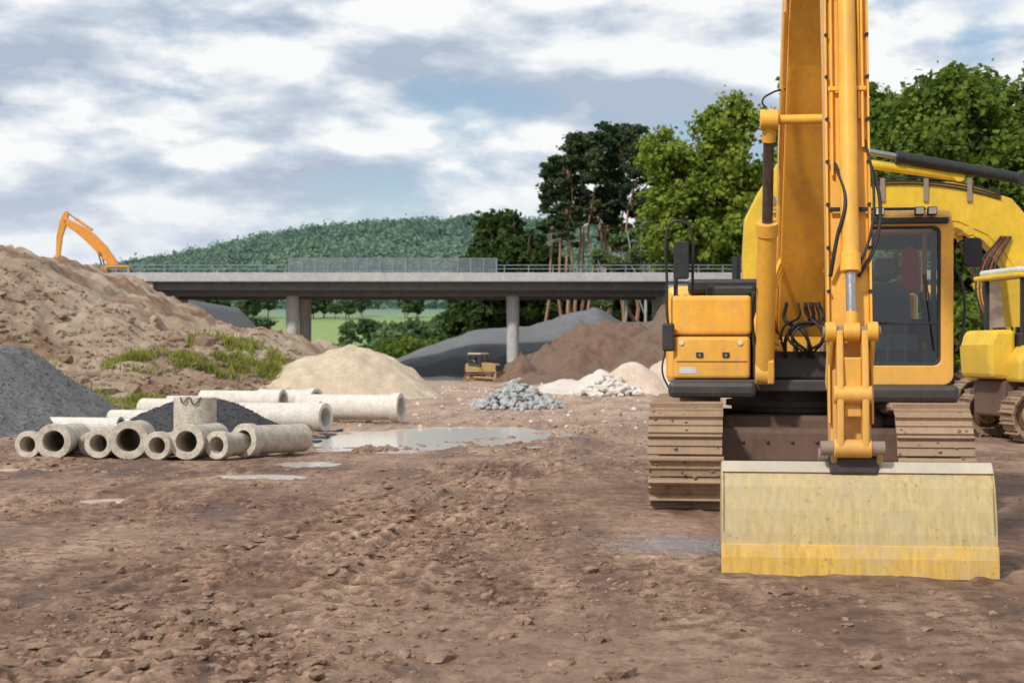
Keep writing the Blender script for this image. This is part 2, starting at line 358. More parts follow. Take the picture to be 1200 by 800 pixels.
for fn,x0,x1,y0,y1,mt,n in((gm,-14.5,-7.6,26,34,M['gravelg'],9000),(dm,-7.5,-3.6,25.3,29.8,M['graveld'],3000)):
    x=RNG.uniform(x0,x1,n);y=RNG.uniform(y0,y1,n);z=fn(x,y);k=z>.0
    scatter_rocks('gravel_stones',np.stack([x,y,z],1)[k],RNG.uniform(.008,.028,k.sum()),mt,.6,(IV1,IF1))
def rg(x,y):
    c=np.interp(x,[-12,-8.6,-2.6,1.6,4,6.4,8.3,11.5,16,24],[-.4,1.4,3.6,3.95,4.7,5.35,4.1,4.2,4.6,4.8])
    yf=np.interp(x,[-10,0,10],[97,99,103]); t=np.clip((y-yf)/(115-yf),0,1)
    return c*t*(1-sst(126,140,y))-.6*(t<.01)-.3+fbm(x*.5,y*.5,3,67)*.3-sst(136,140,y)*4
mound('gravel_embankment',-12,24,95,141,rg,M['gravelg2'],.3)
def rm_(x,y):
    c=np.interp(x,[-.6,.5,2.4,4.9,8.8,12,20,30],[-.3,1.4,2.35,2.9,3.9,4.5,4.5,-.5])
    t=np.clip((y-74)/(14),0,1); return c*t**.7*(1-sst(90,93.5,y))+(fbm(x*.6,y*.4,4,68)*1.4-np.abs(fbm(x*1.2,y*.4,3,57))*.7)*np.clip(t*3,0,1)*(1-sst(90,93,y))-.3*(t<.01)-.35*sst(91,94,y)
mound('earth_mound',-1,30,73,94.3,rm_,M['redm'],.25)
def pk(x,y):
    a=0
    for cx,cy,r,h in((2.0,58,2.0,.6),(3.3,57,1.8,.95),(4.6,59,2.3,1.25),(6.3,60,2.4,1.5),(8.6,61,2.4,1.4)):
        a=np.maximum(a,h*sst(1,.0,np.sqrt((x-cx)**2+(y-cy)**2)/r))
    return a-.06+fbm(x*1.5,y*1.5,4,69)*.2
mound('sand_mound',-.5,11.5,54,64,pk,M['pink'],.12)
def cluster(name,cx,cy,rx,ry,h,n,smin,smax,mat,base=(IV1,IF1)):
    a=RNG.uniform(0,6.28,n); r=np.sqrt(RNG.random(n)); x=cx+rx*r*np.cos(a); y=cy+ry*r*np.sin(a)
    z=h*(1-r)*RNG.uniform(.6,1,n)+H(x,y)+.03; return scatter_rocks(name,np.stack([x,y,z],1),RNG.uniform(smin,smax,n),mat,.6,base,.3)
cluster('rubble_pile',.15,42,1.25,1.6,.75,520,.05,.14,M['stone'])
cluster('rubble_pile',3.5,55,1.2,1.4,.75,160,.08,.22,M['pipew'])
cluster('rubble_pile',-15.0,45.5,2.0,1.6,.9,90,.08,.3,M['dirtm'])
n=420; x=RNG.uniform(-2.4,.1,n); y=24.0+ (x+2.2)*1.6+RNG.normal(0,.35,n); scatter_rocks('broken_earth',np.stack([x,y,H(x,y)+.0],1),RNG.uniform(.02,.07,n),M['clod'])
n=3200; x=RNG.uniform(-19,-6.5,n); y=RNG.uniform(38,60,n); scatter_rocks('loose_stones',np.stack([x,y,np.maximum(lm(x,y),0)+.02],1),np.clip(np.exp(RNG.normal(-2.8,.65,n)),.03,.45),M['dirtm'],.6,(IV1,IF1))
n=900; x=RNG.uniform(-8,14,n); y=RNG.uniform(30,74,n); scatter_rocks('loose_stones',np.stack([x,y,H(x,y)+.02],1),np.clip(np.exp(RNG.normal(-3.2,.5,n)),.02,.16),M['pink'],.6,(IV1,IF1))

# ---------------------------------------------------------------- grass
def grasspatch(name,cx,cy,rx,ry,n,hf,hgt=.4):
    a=RNG.uniform(0,6.28,n); r=RNG.random(n)**.6; x=cx+rx*r*np.cos(a); y=cy+ry*r*np.sin(a)
    k=sst(-.15,.3,fbm(x*1.3,y*1.3,3,77))>RNG.random(n)*.9; x=x[k];y=y[k];n=len(x); z=hf(x,y)-.03
    an=RNG.uniform(0,6.28,n); w=RNG.uniform(.015,.035,n); h=hgt*RNG.uniform(.3,1.2,n)*(.4+1.2*vnoise(x*2,y*2,78)); l=RNG.normal(0,.12,(n,2))
    dx=np.cos(an)*w; dy=np.sin(an)*w
    V=np.stack([np.stack([x-dx,y-dy,z],1),np.stack([x+dx,y+dy,z],1),np.stack([x+dx*.4+l[:,0],y+dy*.4+l[:,1],z+h],1),np.stack([x-dx*.4+l[:,0],y-dy*.4+l[:,1],z+h],1)],1).reshape(-1,3)
    F=np.arange(4*n).reshape(-1,4); return fastmesh(name,V,F,M['grass'])
lmm=lambda x,y: np.maximum(lm(x,y),H(x,y))
grasspatch('grass',-11.2,42.5,2.3,3.0,9000,lmm,.26)
grasspatch('grass',-9.8,54,1.8,4.0,11000,lmm,.32)
grasspatch('grass',-13.6,41.0,2.6,2.0,5500,lmm,.24)
grasspatch('grass',-11.8,50,1.5,1.6,3500,lmm,.24)
grasspatch('grass',-16.0,47,1.8,2.4,4500,lmm,.28)

# ---------------------------------------------------------------- trees
def limb(p0,p1,r0,r1,seg=4,n=7,wob=.08):
    p0=np.array(p0,float);p1=np.array(p1,float);L=np.linalg.norm(p1-p0); V=[];F=[]
    for i in range(seg+1):
        t=i/seg; c=p0+(p1-p0)*t+RNG.normal(0,wob,3)*L*.12*(0<i<seg); c[2]+=.06*L*math.sin(t*math.pi)*(wob<.1) 
        r=r0+(r1-r0)*t; a=np.arange(n)*2*math.pi/n
        d=(p1-p0)/L; u=np.cross(d,[.3,.9,.1]); u/=np.linalg.norm(u); w=np.cross(d,u)
        V+=list(c+r*(np.cos(a)[:,None]*u+np.sin(a)[:,None]*w))
    for i in range(seg):
        for k in range(n): F.append((i*n+k,i*n+(k+1)%n,(i+1)*n+(k+1)%n,(i+1)*n+k))
    return V,F
def leaves(cent,rad,per,size,flat=.75):
    m=len(cent); C=np.repeat(cent,per,0); R=np.repeat(rad,per)
    d=RNG.normal(0,1,(m*per,3)); d/=np.linalg.norm(d,axis=1)[:,None]; rr=RNG.random(m*per)**.5*np.where(RNG.random(m*per)<.12,1.5,1.)
    Pn=C+d*(R*rr)[:,None]*np.array([1,1,flat])
    nrm=d*.7+RNG.normal(0,.6,(m*per,3))+np.array([0,0,.35]); nrm/=np.linalg.norm(nrm,axis=1)[:,None]
    u=np.cross(nrm,RNG.normal(0,1,(m*per,3))); u/=np.linalg.norm(u,axis=1)[:,None]+1e-9; w=np.cross(nrm,u)
    s=size*RNG.uniform(.5,1.25,m*per)[:,None]
    V=np.stack([Pn-u*s*.5-w*s*.15,Pn+w*s*-.45,Pn+u*s*.55+w*s*.1,Pn+w*s*.45],1).reshape(-1,3)
    return V,np.arange(4*m*per).reshape(-1,4)
def tree_mesh(name,h,cr,cb,nc,per,ls,leaf,bark,kind='broad',tr=.25):
    VV=[];FF=[];MI=[];off=0
    def add(V,F,mi):
        nonlocal off
        V=np.array(V);F=np.array(F); VV.append(V);FF.append(F+off);MI.append(np.full(len(F),mi));off+=len(V)
    add(*limb((0,0,-.5),(RNG.normal(0,.3),RNG.normal(0,.3),h*.86),tr,.04,9,9,.12),0)
    if kind=='broad':
        d=RNG.normal(0,1,(nc,3)); d/=np.linalg.norm(d,axis=1)[:,None]; r=RNG.random(nc)**.4*RNG.uniform(.72,1.02,nc)
        lump=1+.18*np.sin(d[:,0]*5+RNG.uniform(0,6))*np.sin(d[:,2]*4+RNG.uniform(0,6)); r=r*lump
        C=np.stack([d[:,0]*cr*r,d[:,1]*cr*r,cb+(h-cb)*(.49+.43*d[:,2]*r)],1)
        tz=(C[:,2]-cb)/(h-cb); k=np.clip(1.15-np.abs(tz-.42)**2*1.3,.5,1); C[:,:2]*=k[:,None]
        # fill in around the topmost clumps so that none floats on its own
        top=C[np.argsort(C[:,2])[-5:]]; ex=np.repeat(top,4,0)+RNG.normal(0,.17*cr,(20,3))*np.array([1,1,.4])-np.array([0,0,.2*cr]); C=np.concatenate([C,ex]); nc=len(C)
        rad=RNG.uniform(.17,.32,nc)*cr
        for i in RNG.choice(nc,min(nc,26),False):
            z0=min(max(cb*.7,C[i,2]-RNG.uniform(.2,.45)*h*.4),h*.8); add(*limb((0,0,z0),C[i],tr*.38,.03,4,6),0)
        fl=.72
    elif kind=='pine':
        tz=RNG.random(nc)**.8; z=cb+(h-cb)*tz; R=cr*(1-.75*tz**1.5)*RNG.uniform(.15,1,nc); a=RNG.uniform(0,6.28,nc)
        C=np.stack([R*np.cos(a),R*np.sin(a),z],1); rad=RNG.uniform(.28,.5,nc)*cr*.8
        for i in range(min(nc,30)): add(*limb((0,0,min(C[i,2]-.5,h*.84)),C[i],.07,.025,3,5),0)
        fl=.45
    V,F=leaves(C,rad,per,ls,fl); add(V,F,1)
    return fastmesh(name,np.concatenate(VV),np.concatenate(FF),[bark,leaf],False,np.concatenate(MI),obj=False)
def put(name,me,x,y,rz=None,s=1.,z=None,parent=None,sz=None):
    ob=bpy.data.objects.new(name,me); COL.objects.link(ob)
    ob.location=(x,y,float(H(np.array([x]),np.array([y]))[0]) if z is None else z)
    ob.rotation_euler=(0,0,random.uniform(0,6.28) if rz is None else rz); ob.scale=(s,s,s*(sz or 1))
    if parent: ob.parent=parent
    return ob
B1=[tree_mesh('broadleaf_mesh',21.5,4.0,2.5,105,120,.40,M['leaf_bright'],M['bark']) for i in range(2)]
B2=[tree_mesh('broadleaf_mid_mesh',16.5,4.2,1.5,105,130,.34,M['leaf_mid'],M['bark']) for i in range(2)]
B3=[tree_mesh('broadleaf_dark_mesh',14,3.2,.5,65,85,.5,M['leaf_dark'],M['bark']) for i in range(2)]
PN=[tree_mesh('pine_mesh',21,1.9,12.8,40,85,.34,M['leaf_pine'],M['pinebark'],'pine',.22) for i in range(4)]
BI=[tree_mesh('birch_mesh',15,1.7,5.0,42,90,.30,M['leaf_birch'],M['birchbark'],tr=.15) for i in range(2)]
SH=[tree_mesh('shrub_mesh',5,2.6,.2,30,80,.35,M['leaf_mid'],M['bark'],tr=.1) for i in range(2)]
FR=[tree_mesh('far_tree_mesh',11,4.2,.5,34,60,.9,M['leaf_far'],M['bark']) for i in range(3)]
for i,(x,y,s) in enumerate([(3.1,131,.86),(4.0,137,.95),(4.7,130,.93),(5.5,133,1.0),(6.3,136,1.03),(7.0,130,.98),(7.8,132,1.04),(8.7,138,1.08),(9.5,133,1.04),(10.3,129,1.0),(11.1,134,1.04),(12.3,131,.97),(16,136,.9),(5.2,143,.92),(9.4,145,1.0)]):
    put('pine_tree',PN[i%4],x,y,s=s)
for i,(x,y,s) in enumerate([(7.6,127,.80),(9.3,128,.93),(10.9,126,1.0),(12.0,127,.95)]): put('birch_tree',BI[i%2],x,y,s=s)
for i,(x,y,s) in enumerate([(13.3,112,1.0),(16.4,114,1.08),(20.8,116,1.02),(25,118,.98)]): put('broadleaf_tree',B1[i%2],x,y,s=s)
for i,(x,y,s) in enumerate([(17.4,78,1.02),(21.3,75,1.04),(25.6,74,.99),(30,77,1.05),(34,72,1.),(19.2,83,1.08),(23.6,82,1.05)]): put('broadleaf_tree',B2[i%2],x,y,s=s)
for i,(x,y,s) in enumerate([(-2.0,142,1.12),(-.2,145,1.24),(1.4,141,1.12),(3.9,152,.85),(-4.0,150,.9),(6.6,154,.8),(9.4,156,.85),(12.4,154,.9),(15.6,151,1.),(19,150,1.),(24,148,1),(1.0,154,1.15)]): put('dark_broadleaf_tree',B3[i%2],x,y,s=s,z=-1.)
E=empty('undergrowth')
for i in range(36):
    x=random.uniform(-11,30); y=random.uniform(142,160); put('shrub',SH[i%2],x,y,s=random.uniform(.8,1.4),parent=E)
for i in range(14): put('shrub',SH[i%2],random.uniform(9,30),random.uniform(62,72),s=random.uniform(.6,1.),parent=E)
E=empty('distant_tree_line')
for i in range(100):
    x=random.uniform(-80,10); y=random.uniform(195,235)
    put('tree',FR[i%3],x,y,s=random.uniform(.65,1.0)*(1.2 if x>-18 else .9),parent=E)
for i in range(130): put('tree',FR[i%3],random.uniform(-330,60),random.choice([random.uniform(755,800),random.uniform(500,530)]),s=random.uniform(.8,1.4),parent=E)
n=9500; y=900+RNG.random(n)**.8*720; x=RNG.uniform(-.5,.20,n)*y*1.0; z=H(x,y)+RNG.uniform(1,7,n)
V,F=leaves(np.stack([x,y,z],1),RNG.uniform(4,7.5,n),26,3.0,.8); fastmesh('forest_hill',V,F,M['leaf_hill_hazed'])

# ---------------------------------------------------------------- bridge
BR=empty('bridge')
box('deck_slab',-40,15.5,95.4,105.6,5.45,6.15,M['concshade'],BR,.03)
box('girder',-22.2,9.6,96.4,98.2,5.15,5.46,M['concshade'],BR,.03); box('girder_2',-22.2,9.6,102.4,104.2,5.15,5.46,M['concshade'],BR,.03)
box('edge_beam',-40,15.5,94.7,95.38,5.95,6.5,M['conc'],BR,.03); box('edge_beam_2',-40,15.5,105.62,106.3,5.95,6.5,M['conc'],BR,.03)
box('road_surface',-40,15.5,95.4,105.6,6.155,6.22,M['gravelg2'],BR,0)
for px,zb in ((-13.9,-1),(.05,-1)):
    for k,yy in enumerate((97.3,103.3)):
        cyl(f'pillar_{k}_{abs(int(px))}',(px,yy,zb),(px,yy,5.2),.36,M['conc'],BR,20,.42)
box('pillar_footing',-.65,.75,96.3,98.5,-1,.35,M['conc'],BR,.05); box('pillar_footing_b',-.45,.55,96.5,98.1,.352,.8,M['conc'],BR,.05)
box('abutment_left',-24.5,-22.2,95.8,105.4,-.5,5.44,M['conc'],BR,.05); box('abutment_right',9.6,11.5,95.8,105.4,-.5,5.44,M['conc'],BR,.05)
prism('wing_wall',[(9.6,5.9),(9.6,4.6),(15.5,2.0),(15.5,5.9)],94.9,95.36,M['conc'],BR,.03,'y')
prism('wing_wall_left',[(-22.2,5.9),(-22.2,4.7),(-30,1.5),(-30,5.9)],94.9,95.36,M['conc'],BR,.03,'y')
for yy in (94.95,106.0):
    for x in np.arange(-39.5,15.4,1.5): box('rail_post',x,x+.06,yy,yy+.06,6.5,7.0 if not(-13.9<x<-1) else 7.3,M['barrier'],BR,0)
    for z in (6.72,6.95): box('rail',-39.8,15.4,yy-.01,yy+.03,z,z+.05,M['barrier'],BR,0)
for x in np.arange(-13.8,-.9,.8): box('barrier_post',x,x+.09,94.86,94.94,6.5,7.38,M['barrier'],BR,0)
for z in np.arange(6.56,7.38,.10): box('barrier_slat',-13.8,-.95,94.89,94.92,z,z+.055,M['barrier'],BR,0)
def em(x,y):
    a=np.clip((-19.0-x)/(5.5),0,1)*6.0
    s=np.minimum(np.clip((y-91)/7,0,1),np.clip((150-y)/12,0,1)); return a*s-.4+fbm(x,y,3,71)*.08
mound('bridge_embankment',-70,-18.5,90,151,lambda x,y: np.where((y>94.5)&(y<106.5)&(x>-30),np.minimum(em(x,y),4.9),em(x,y)),M['gravelg2'],.5)
def em2(x,y):
    a=np.clip((x-11.0)/3,0,1)*5.8; s=np.minimum(np.clip((y-92)/3,0,1),np.clip((112-y)/6,0,1)); return a*s-.4
mound('road_embankment',10.5,70,91,113,em2,M['redm'],.5)

# ---------------------------------------------------------------- pipes
def pipe(name,p1,p2,R,t,mat,bell=True):
    p1=Vector(p1);p2=Vector(p2);d=(p2-p1);L=d.length;d.normalize();u=d.orthogonal().normalized();w=d.cross(u);n=36
    prof=[(0,R-t)]+([(0,R*1.16),(.16,R*1.16),(.24,R)] if bell else [(0,R)])+[(L,R),(L,R-t)]
    V=[];F=[];k=len(prof)
    for s,r in prof:
        for i in range(n):
            a=2*math.pi*i/n; V.append(tuple(p1+d*s+(u*math.cos(a)+w*math.sin(a))*r))
    for j in range(k):
        for i in range(n): F.append((j*n+i,j*n+(i+1)%n,((j+1)%k)*n+(i+1)%n,((j+1)%k)*n+i))
    return polymesh(name,V,F,mat,None,.008,True)
for x,r,dy,ang,L in((-6.88,.165,.2,8,1.4),(-6.45,.215,0,-4,1.6),(-6.10,.15,.6,3,1.4),(-5.86,.18,.15,6,1.5),(-5.37,.235,-.1,-8,1.6),(-4.96,.17,-.15,10,1.4),(-4.56,.215,-.1,4,1.6),(-4.15,.17,-.05,24,1.5),(-3.84,.21,.35,32,1.3),(-6.9,.15,1.5,30,1.3)):
    a=math.radians(ang); y0=21.6+dy; R=r*1.0
    pipe('concrete_pipe',(x,y0,R*1.14),(x+L*math.sin(a),y0+L*math.cos(a),R*1.05),R,R*.30,M['pipe'])
for x1,y1,x2,y2,r,z in((-3.55,29.3,-5.6,30.2,.235,.27),(-2.35,32.6,-4.6,33.2,.27,.34),(-3.9,31.3,-6.0,31.6,.23,.25),(-6.0,29.6,-7.9,30.3,.18,.2),(-7.1,27.9,-8.7,28.3,.15,.17),(-5.0,33.6,-6.9,34.2,.22,.45),(-6.2,32.4,-8.0,33.3,.22,.3),(-5.9,35,-7.9,35.3,.22,.3),(-4.4,34.6,-5.8,35.4,.22,.45),(-6.3,28.4,-8.2,28.9,.12,.15)):
    pipe('pale_pipe',(x1,y1,z),(x2,y2,z),r,r*.22,M['pipew'])
pipe('manhole_ring',(-4.95,24.0,.0),(-4.95,24.0,.80),.33,.06,M['pipe'],False)
hose('sling_rope',[(-5.12,23.7,.81),(-5.06,23.65,.72),(-4.98,23.66,.81),(-4.9,23.65,.70),(-4.8,23.7,.81)],.008,M['rubber'],None)

# ---------------------------------------------------------------- machines
def tracks(P,xc,w,L,h,mat,frame,wheel,pitch=.205,nm='track'):
    r=h/2-.03; a=L/2-h/2; per=4*a+2*math.pi*r; n=int(per/pitch); pit=per/n
    V=[];F=[]
    def at(s):
        s%=per
        if s<2*a:
            sag=-.035*math.sin(s/(2*a)*math.pi*2)**2
            return (-a+s,h/2+r+sag,0.)
        s-=2*a
        if s<math.pi*r: t=s/r; return (a+r*math.sin(t),h/2+r*math.cos(t),-t)
        s-=math.pi*r
        if s<2*a: return (a-s,h/2-r,-math.pi)
        s-=2*a; t=s/r; return (-a-r*math.sin(t),h/2-r*math.cos(t),-math.pi-t)
    hw=pit*.47
    sec=[(-hw,-.014),(hw,-.014),(hw,.010),(hw*.90,.016),(hw*.84,.055),(hw*.68,.055),(hw*.58,.014),(hw*.0,.012),(-hw*.06,.030),(-hw*.16,.030),(-hw*.22,.012),(-hw*.94,.010)]
    for i in range(n):
        y,z,t=at(i*pit+.03); t+=random.uniform(-.03,.03); ty,tz=math.cos(t),math.sin(t); ny,nz=-math.sin(t),math.cos(t); k=len(V); m=len(sec)
        jx=random.uniform(-.010,.010); jz=random.uniform(-.006,.006)
        for x in(xc-w/2+jx,xc+w/2+jx):
            for u,v in sec: V.append((x,y+ty*u+ny*(v+jz),z+tz*u+nz*(v+jz)))
        F+=[tuple(range(k,k+m)),tuple(range(k+2*m-1,k+m-1,-1))]+[(k+q,k+(q+1)%m,k+m+(q+1)%m,k+m+q) for q in range(m)]
        for xx in(-.11,.11):
            k=len(V)
            for x in (xc+xx-.025,xc+xx+.025):
                for u,v in((-hw*.95,-.1),(hw*.95,-.1),(hw*.95,-.014),(-hw*.95,-.014)): V.append((x,y+ty*u+ny*v,z+tz*u+nz*v))
            F+=[(k,k+1,k+2,k+3),(k+7,k+6,k+5,k+4)]+[(k+q,k+(q+1)%4,k+4+(q+1)%4,k+4+q) for q in range(4)]
    polymesh(nm+'_shoes',V,F,mat,P)
    box(nm+'_frame',xc-w*.28,xc+w*.28,-a*1.0,a*1.0,h*.32,h*.66,frame,P,.03)
    for e in(-1,1):
        cyl(nm+('_idler' if e<0 else '_sprocket'),(xc-w*.22,e*a,h/2),(xc+w*.22,e*a,h/2),r-.12,frame,P,28)
        cyl(nm+'_hub',(xc-w*.36,e*a,h/2),(xc+w*.36,e*a,h/2),r*.52,wheel,P,24,bev=.02)
        for k in range(8):
            t=k*math.pi/4; yy=e*a+math.cos(t)*r*.38; zz=h/2+math.sin(t)*r*.38; cyl(nm+'_bolt',(xc-w*.38,yy,zz),(xc+w*.38,yy,zz),.022,frame,P,8)
    for k in range(7):
        yy=-a+.3+(2*a-.6)*k/6; cyl(nm+'_roller',(xc-w*.3,yy,h*.24),(xc+w*.3,yy,h*.24),h*.11,wheel,P,16)
    for yy in(-a*.4,a*.4): cyl(nm+'_carrier',(xc-w*.25,yy,h*.75),(xc+w*.25,yy,h*.75),h*.07,frame,P,14)
    n=500; q=RNG.uniform(0,per,n); pts=[]
    for s_ in q:
        y,z,t=at(s_); pts.append((xc+RNG.uniform(-w/2,w/2),y-math.sin(t)*.018,z+math.cos(t)*.018))
    ob=scatter_rocks(nm+'_mud',np.array(pts),np.clip(np.exp(RNG.normal(-4.4,.5,n)),.005,.03),M['clod'],.6,(IV1,IF1)); ob.parent=P

def ram(P,p1,p2,r,frac,body,rod,nm,eye=True):
    p1=Vector(p1);p2=Vector(p2);q=p1+(p2-p1)*frac
    cyl(nm+'_barrel',p1,q,r,body,P,24,bev=.006); d=(p2-p1).normalized()
    cyl(nm+'_gland',q-d*.10,q+d*.03,r*1.13,body,P,24,bev=.006); cyl(nm+'_rod',q,p2,r*.55,rod,P,16)
    cyl(nm+'_rod_eye',p2-Vector((r*.9,0,0)),p2+Vector((r*.9,0,0)),r*1.05,body,P,20,bev=.01)
    cyl(nm+'_rod_neck',p2-d*r*2.2,p2,r*.7,body,P,18)
    cyl(nm+'_base_eye',p1-Vector((r*1.0,0,0)),p1+Vector((r*1.0,0,0)),r*1.2,body,P,20,bev=.01)

def bucket(P,pin,ang,w,bm,lm_,xoff=0.):
    c,s=math.cos(ang),math.sin(ang)
    def T(q): return (pin[0]+q[0]*c-q[1]*s,pin[1]+q[0]*s+q[1]*c)
    x0,x1=xoff-w/2,xoff+w/2
    shell=[(-.30,-.60),(-.285,-.5),(-.25,-.35),(-.20,-.2),(-.14,-.095),(-.06,-.05),(.1,-.055),(.27,-.10),(.42,-.20),(.52,-.36),(.56,-.52)]
    inn=[(a+.03*(1 if i<5 else .2),b-(.028 if i>=4 else 0)) for i,(a,b) in enumerate(shell)]
    prism('bucket_shell',[T(q) for q in shell]+[T(q) for q in inn[::-1]],x0,x1,bm,P,.006)
    prism('bucket_cutting_edge',[T(q) for q in((-.345,-.79),(-.325,-.79),(-.265,-.57),(-.312,-.575),(-.335,-.66))],x0-.012,x1+.012,lm_,P,.006)
    prism('bucket_top_bar',[T(q) for q in((-.165,-.105),(-.135,-.065),(-.09,-.035),(-.05,-.045),(-.1,-.10))],x0-.004,x1+.004,M['edge'],P,.006)
    for nm,a,b in(('a',x0-.01,x0+.02),('b',x1-.02,x1+.01)):
        prism('bucket_side_'+nm,[T(q) for q in((-.315,-.72),(-.285,-.5),(-.25,-.35),(-.20,-.2),(-.14,-.095),(-.06,-.052),(.1,-.057),(.27,-.102),(.42,-.202),(.52,-.36),(.57,-.53),(.1,-.66))],a,b,bm,P,.006)
    for k,xx in enumerate((-.17,.13)):
        prism('bucket_ear_%d'%k,[T(q) for q in((-.12,-.09),(-.24,.03),(-.2,.1),(-.12,.08),(0,.07),(.09,.06),(.12,-.02),(.1,-.07))],xoff+xx-.0,xoff+xx+.04,bm,P,.008)

def excavator(name,loc,rz,body,bm,lm_,sc=1.,boom=None,bth=None,stick=None,sth=None,cylfoot=(-1.35,1.28),cyltop=(-2.35,3.62),bang=0.,bw=1.78,detail=True,cylmat=None,stick_w=.27):
    P=empty(name,loc,rz,sc); K=M['black']; cylmat=cylmat or body
    tracks(P,-1.15,.70,4.2,.98,M['trackm'],M['rust'],M['rust'],nm='left_track'); tracks(P,1.15,.70,4.2,.98,M['trackm'],M['rust'],M['rust'],nm='right_track')
    box('carbody',-.80,.80,-1.0,1.0,.42,.86,M['rust'],P,.05); box('carbody_leg',-.95,.95,-1.25,-.7,.38,.74,M['rust'],P,.05); box('carbody_leg_b',-.95,.95,.7,1.2,.38,.74,M['rust'],P,.05)
    for k in range(6): cyl('carbody_bolt',(-.6+.24*k,-1.28,.62),(-.6+.24*k,-1.24,.62),.018,M['rust'],P,6)
    cyl('swing_ring',(0,0,.862),(0,0,1.10),.68,K,P,40,bev=.01)
    cyl('swing_ring_flange',(0,0,.93),(0,0,.99),.74,M['rust'],P,40)
    box('upper_frame',-1.30,1.42,-1.2,2.5,1.10,1.22,K,P,.02); box('frame_front_lip',-1.33,-.46,-1.32,-1.0,1.04,1.20,K,P,.05); box('cab_base',.42,1.48,-1.36,.5,1.00,1.17,K,P,.05)
    prism('counterweight',[(1.75,1.12),(2.75,1.15),(2.95,1.4),(2.9,2.1),(2.7,2.28),(1.75,2.28)],-1.42,1.42,body,P,.09)
    box('engine_hood',-1.32,1.35,.55,1.748,1.222,2.14,body,P,.05)
    box('engine_hood_top',-1.15,.35,.45,1.9,2.142,2.30,K,P,.04); cyl('exhaust',(-.6,1.3,2.3),(-.6,1.3,2.6),.05,K,P,16)
    box('tank_upper',-1.31,-.50,-1.10,.54,1.66,2.06,body,P,.045,3); box('tank_lower',-1.28,-.52,-1.20,.54,1.225,1.645,body,P,.035,3)
    box('tank_step',-1.29,-.51,-1.08,.5,1.64,1.665,K,P,.0)
    box('tank_top_pad',-.95,-.46,-.8,.5,2.062,2.17,K,P,.03); box('tank_side_panel',-.50,-.42,-1.12,.5,1.22,2.10,K,P,.02)
    for k in range(4): box('anti_slip',-1.25+.07*k,-1.22+.07*k,-1.0,-.2,2.062,2.068,K,P,0)
    for xx in(-1.02,-.76): box('latch',xx-.035,xx+.035,-1.215,-1.195,1.44,1.49,K,P,.004); cyl('latch_knob',(xx,-1.225,1.46),(xx,-1.195,1.46),.014,M['chrome'],P,10)
    box('tank_seam',-1.25,-.55,-1.206,-1.19,1.395,1.402,K,P,0); box('decal',-1.22,-1.05,-1.204,-1.19,1.28,1.34,M['white'],P,0)
    for xx in(-1.2,-.62): cyl('work_lamp',(xx,-1.215,1.585),(xx,-1.195,1.585),.024,M['lens'],P,16)
    hose('mirror_rail',[(-1.28,-1.13,1.55),(-1.33,-1.16,1.75),(-1.345,-1.16,2.2),(-1.345,-1.16,2.70),(-1.31,-1.16,2.78),(-1.15,-1.16,2.78),(-1.105,-1.16,2.70),(-1.09,-1.1,2.3),(-1.09,-1.0,2.06)],.014,K,P)
    prism('side_mirror',rrect(-1.28,-1.125,2.22,2.60,.03),-1.20,-1.15,K,P,.008,'y'); prism('mirror_face',rrect(-1.27,-1.135,2.24,2.58,.02),-1.147,-1.141,M['mirror'],P,0,'y')
    box('lamp_bracket',-1.39,-1.27,-1.27,-1.14,1.50,1.78,K,P,.02); hose('lamp_cable',[(-1.36,-1.22,1.5),(-1.39,-1.22,1.3),(-1.31,-1.2,1.1)],.01,K,P)
    hose('hand_rail',[(-1.27,-.9,2.06),(-1.27,-.9,2.26),(-1.27,-.8,2.32),(-1.27,.2,2.32),(-1.27,.3,2.26),(-1.27,.3,2.06)],.014,K,P)
    # cab
    x0,x1,z0,z1=.44,1.43,1.17,2.83
    ringframe('cab_front_frame',rrect(x0,x1,z0,z1,.10),rrect(x0+.07,x1-.12,z0+.19,z1-.11,.07),-1.30,-1.20,body,P)
    ringframe('windshield_gasket',rrect(x0+.068,x1-.118,z0+.188,z1-.108,.07),rrect(x0+.095,x1-.145,z0+.215,z1-.135,.06),-1.285,-1.215,K,P,bev=.004)
    polymesh('windshield',[(x0+.09,-1.25,z0+.20),(x1-.14,-1.25,z0+.20),(x1-.14,-1.25,z1-.13),(x0+.09,-1.25,z1-.13)],[(0,1,2,3)],M['glass'],P)
    box('windshield_bar',x0+.08,x1-.13,-1.265,-1.235,1.76,1.785,K,P,.004)
    rear=.42
    prism('cab_roof',[(-1.32,2.80),(-1.24,2.87),(-.9,2.91),(.2,2.89),(rear,2.83),(rear,2.76),(-1.2,2.76)],x0+.01,x1-.01,body,P,.03)
    box('roof_hatch',x0+.2,x1-.2,-.9,-.2,2.905,2.94,K,P,.015)
    for nm,xa,xb in(('inner',x0+.02,x0+.07),('outer',x1-.07,x1-.02)):
        box('door_'+nm,xa,xb,-1.199,rear,1.19,1.55,body if nm=='outer' else K,P,.01)
        for k,(ya,yb) in enumerate(((-1.199,-1.12),(-.35,-.27),(rear-.1,rear))): box('pillar_%s_%d'%(nm,k),xa,xb,ya,yb,1.55,2.77,K if k==1 or nm=='inner' else body,P,.008)
        polymesh('side_glass_'+nm,[((xa+xb)/2,-1.15,1.53),((xa+xb)/2,rear-.05,1.53),((xa+xb)/2,rear-.05,2.77),((xa+xb)/2,-1.15,2.77)],[(0,1,2,3)],M['glass'],P)
    box('cab_back',x0+.03,x1-.03,rear-.06,rear,1.2,1.85,K,P,.01); box('cab_back_upper',x0+.03,x1-.03,rear-.06,rear,2.6,2.78,K,P,.01)
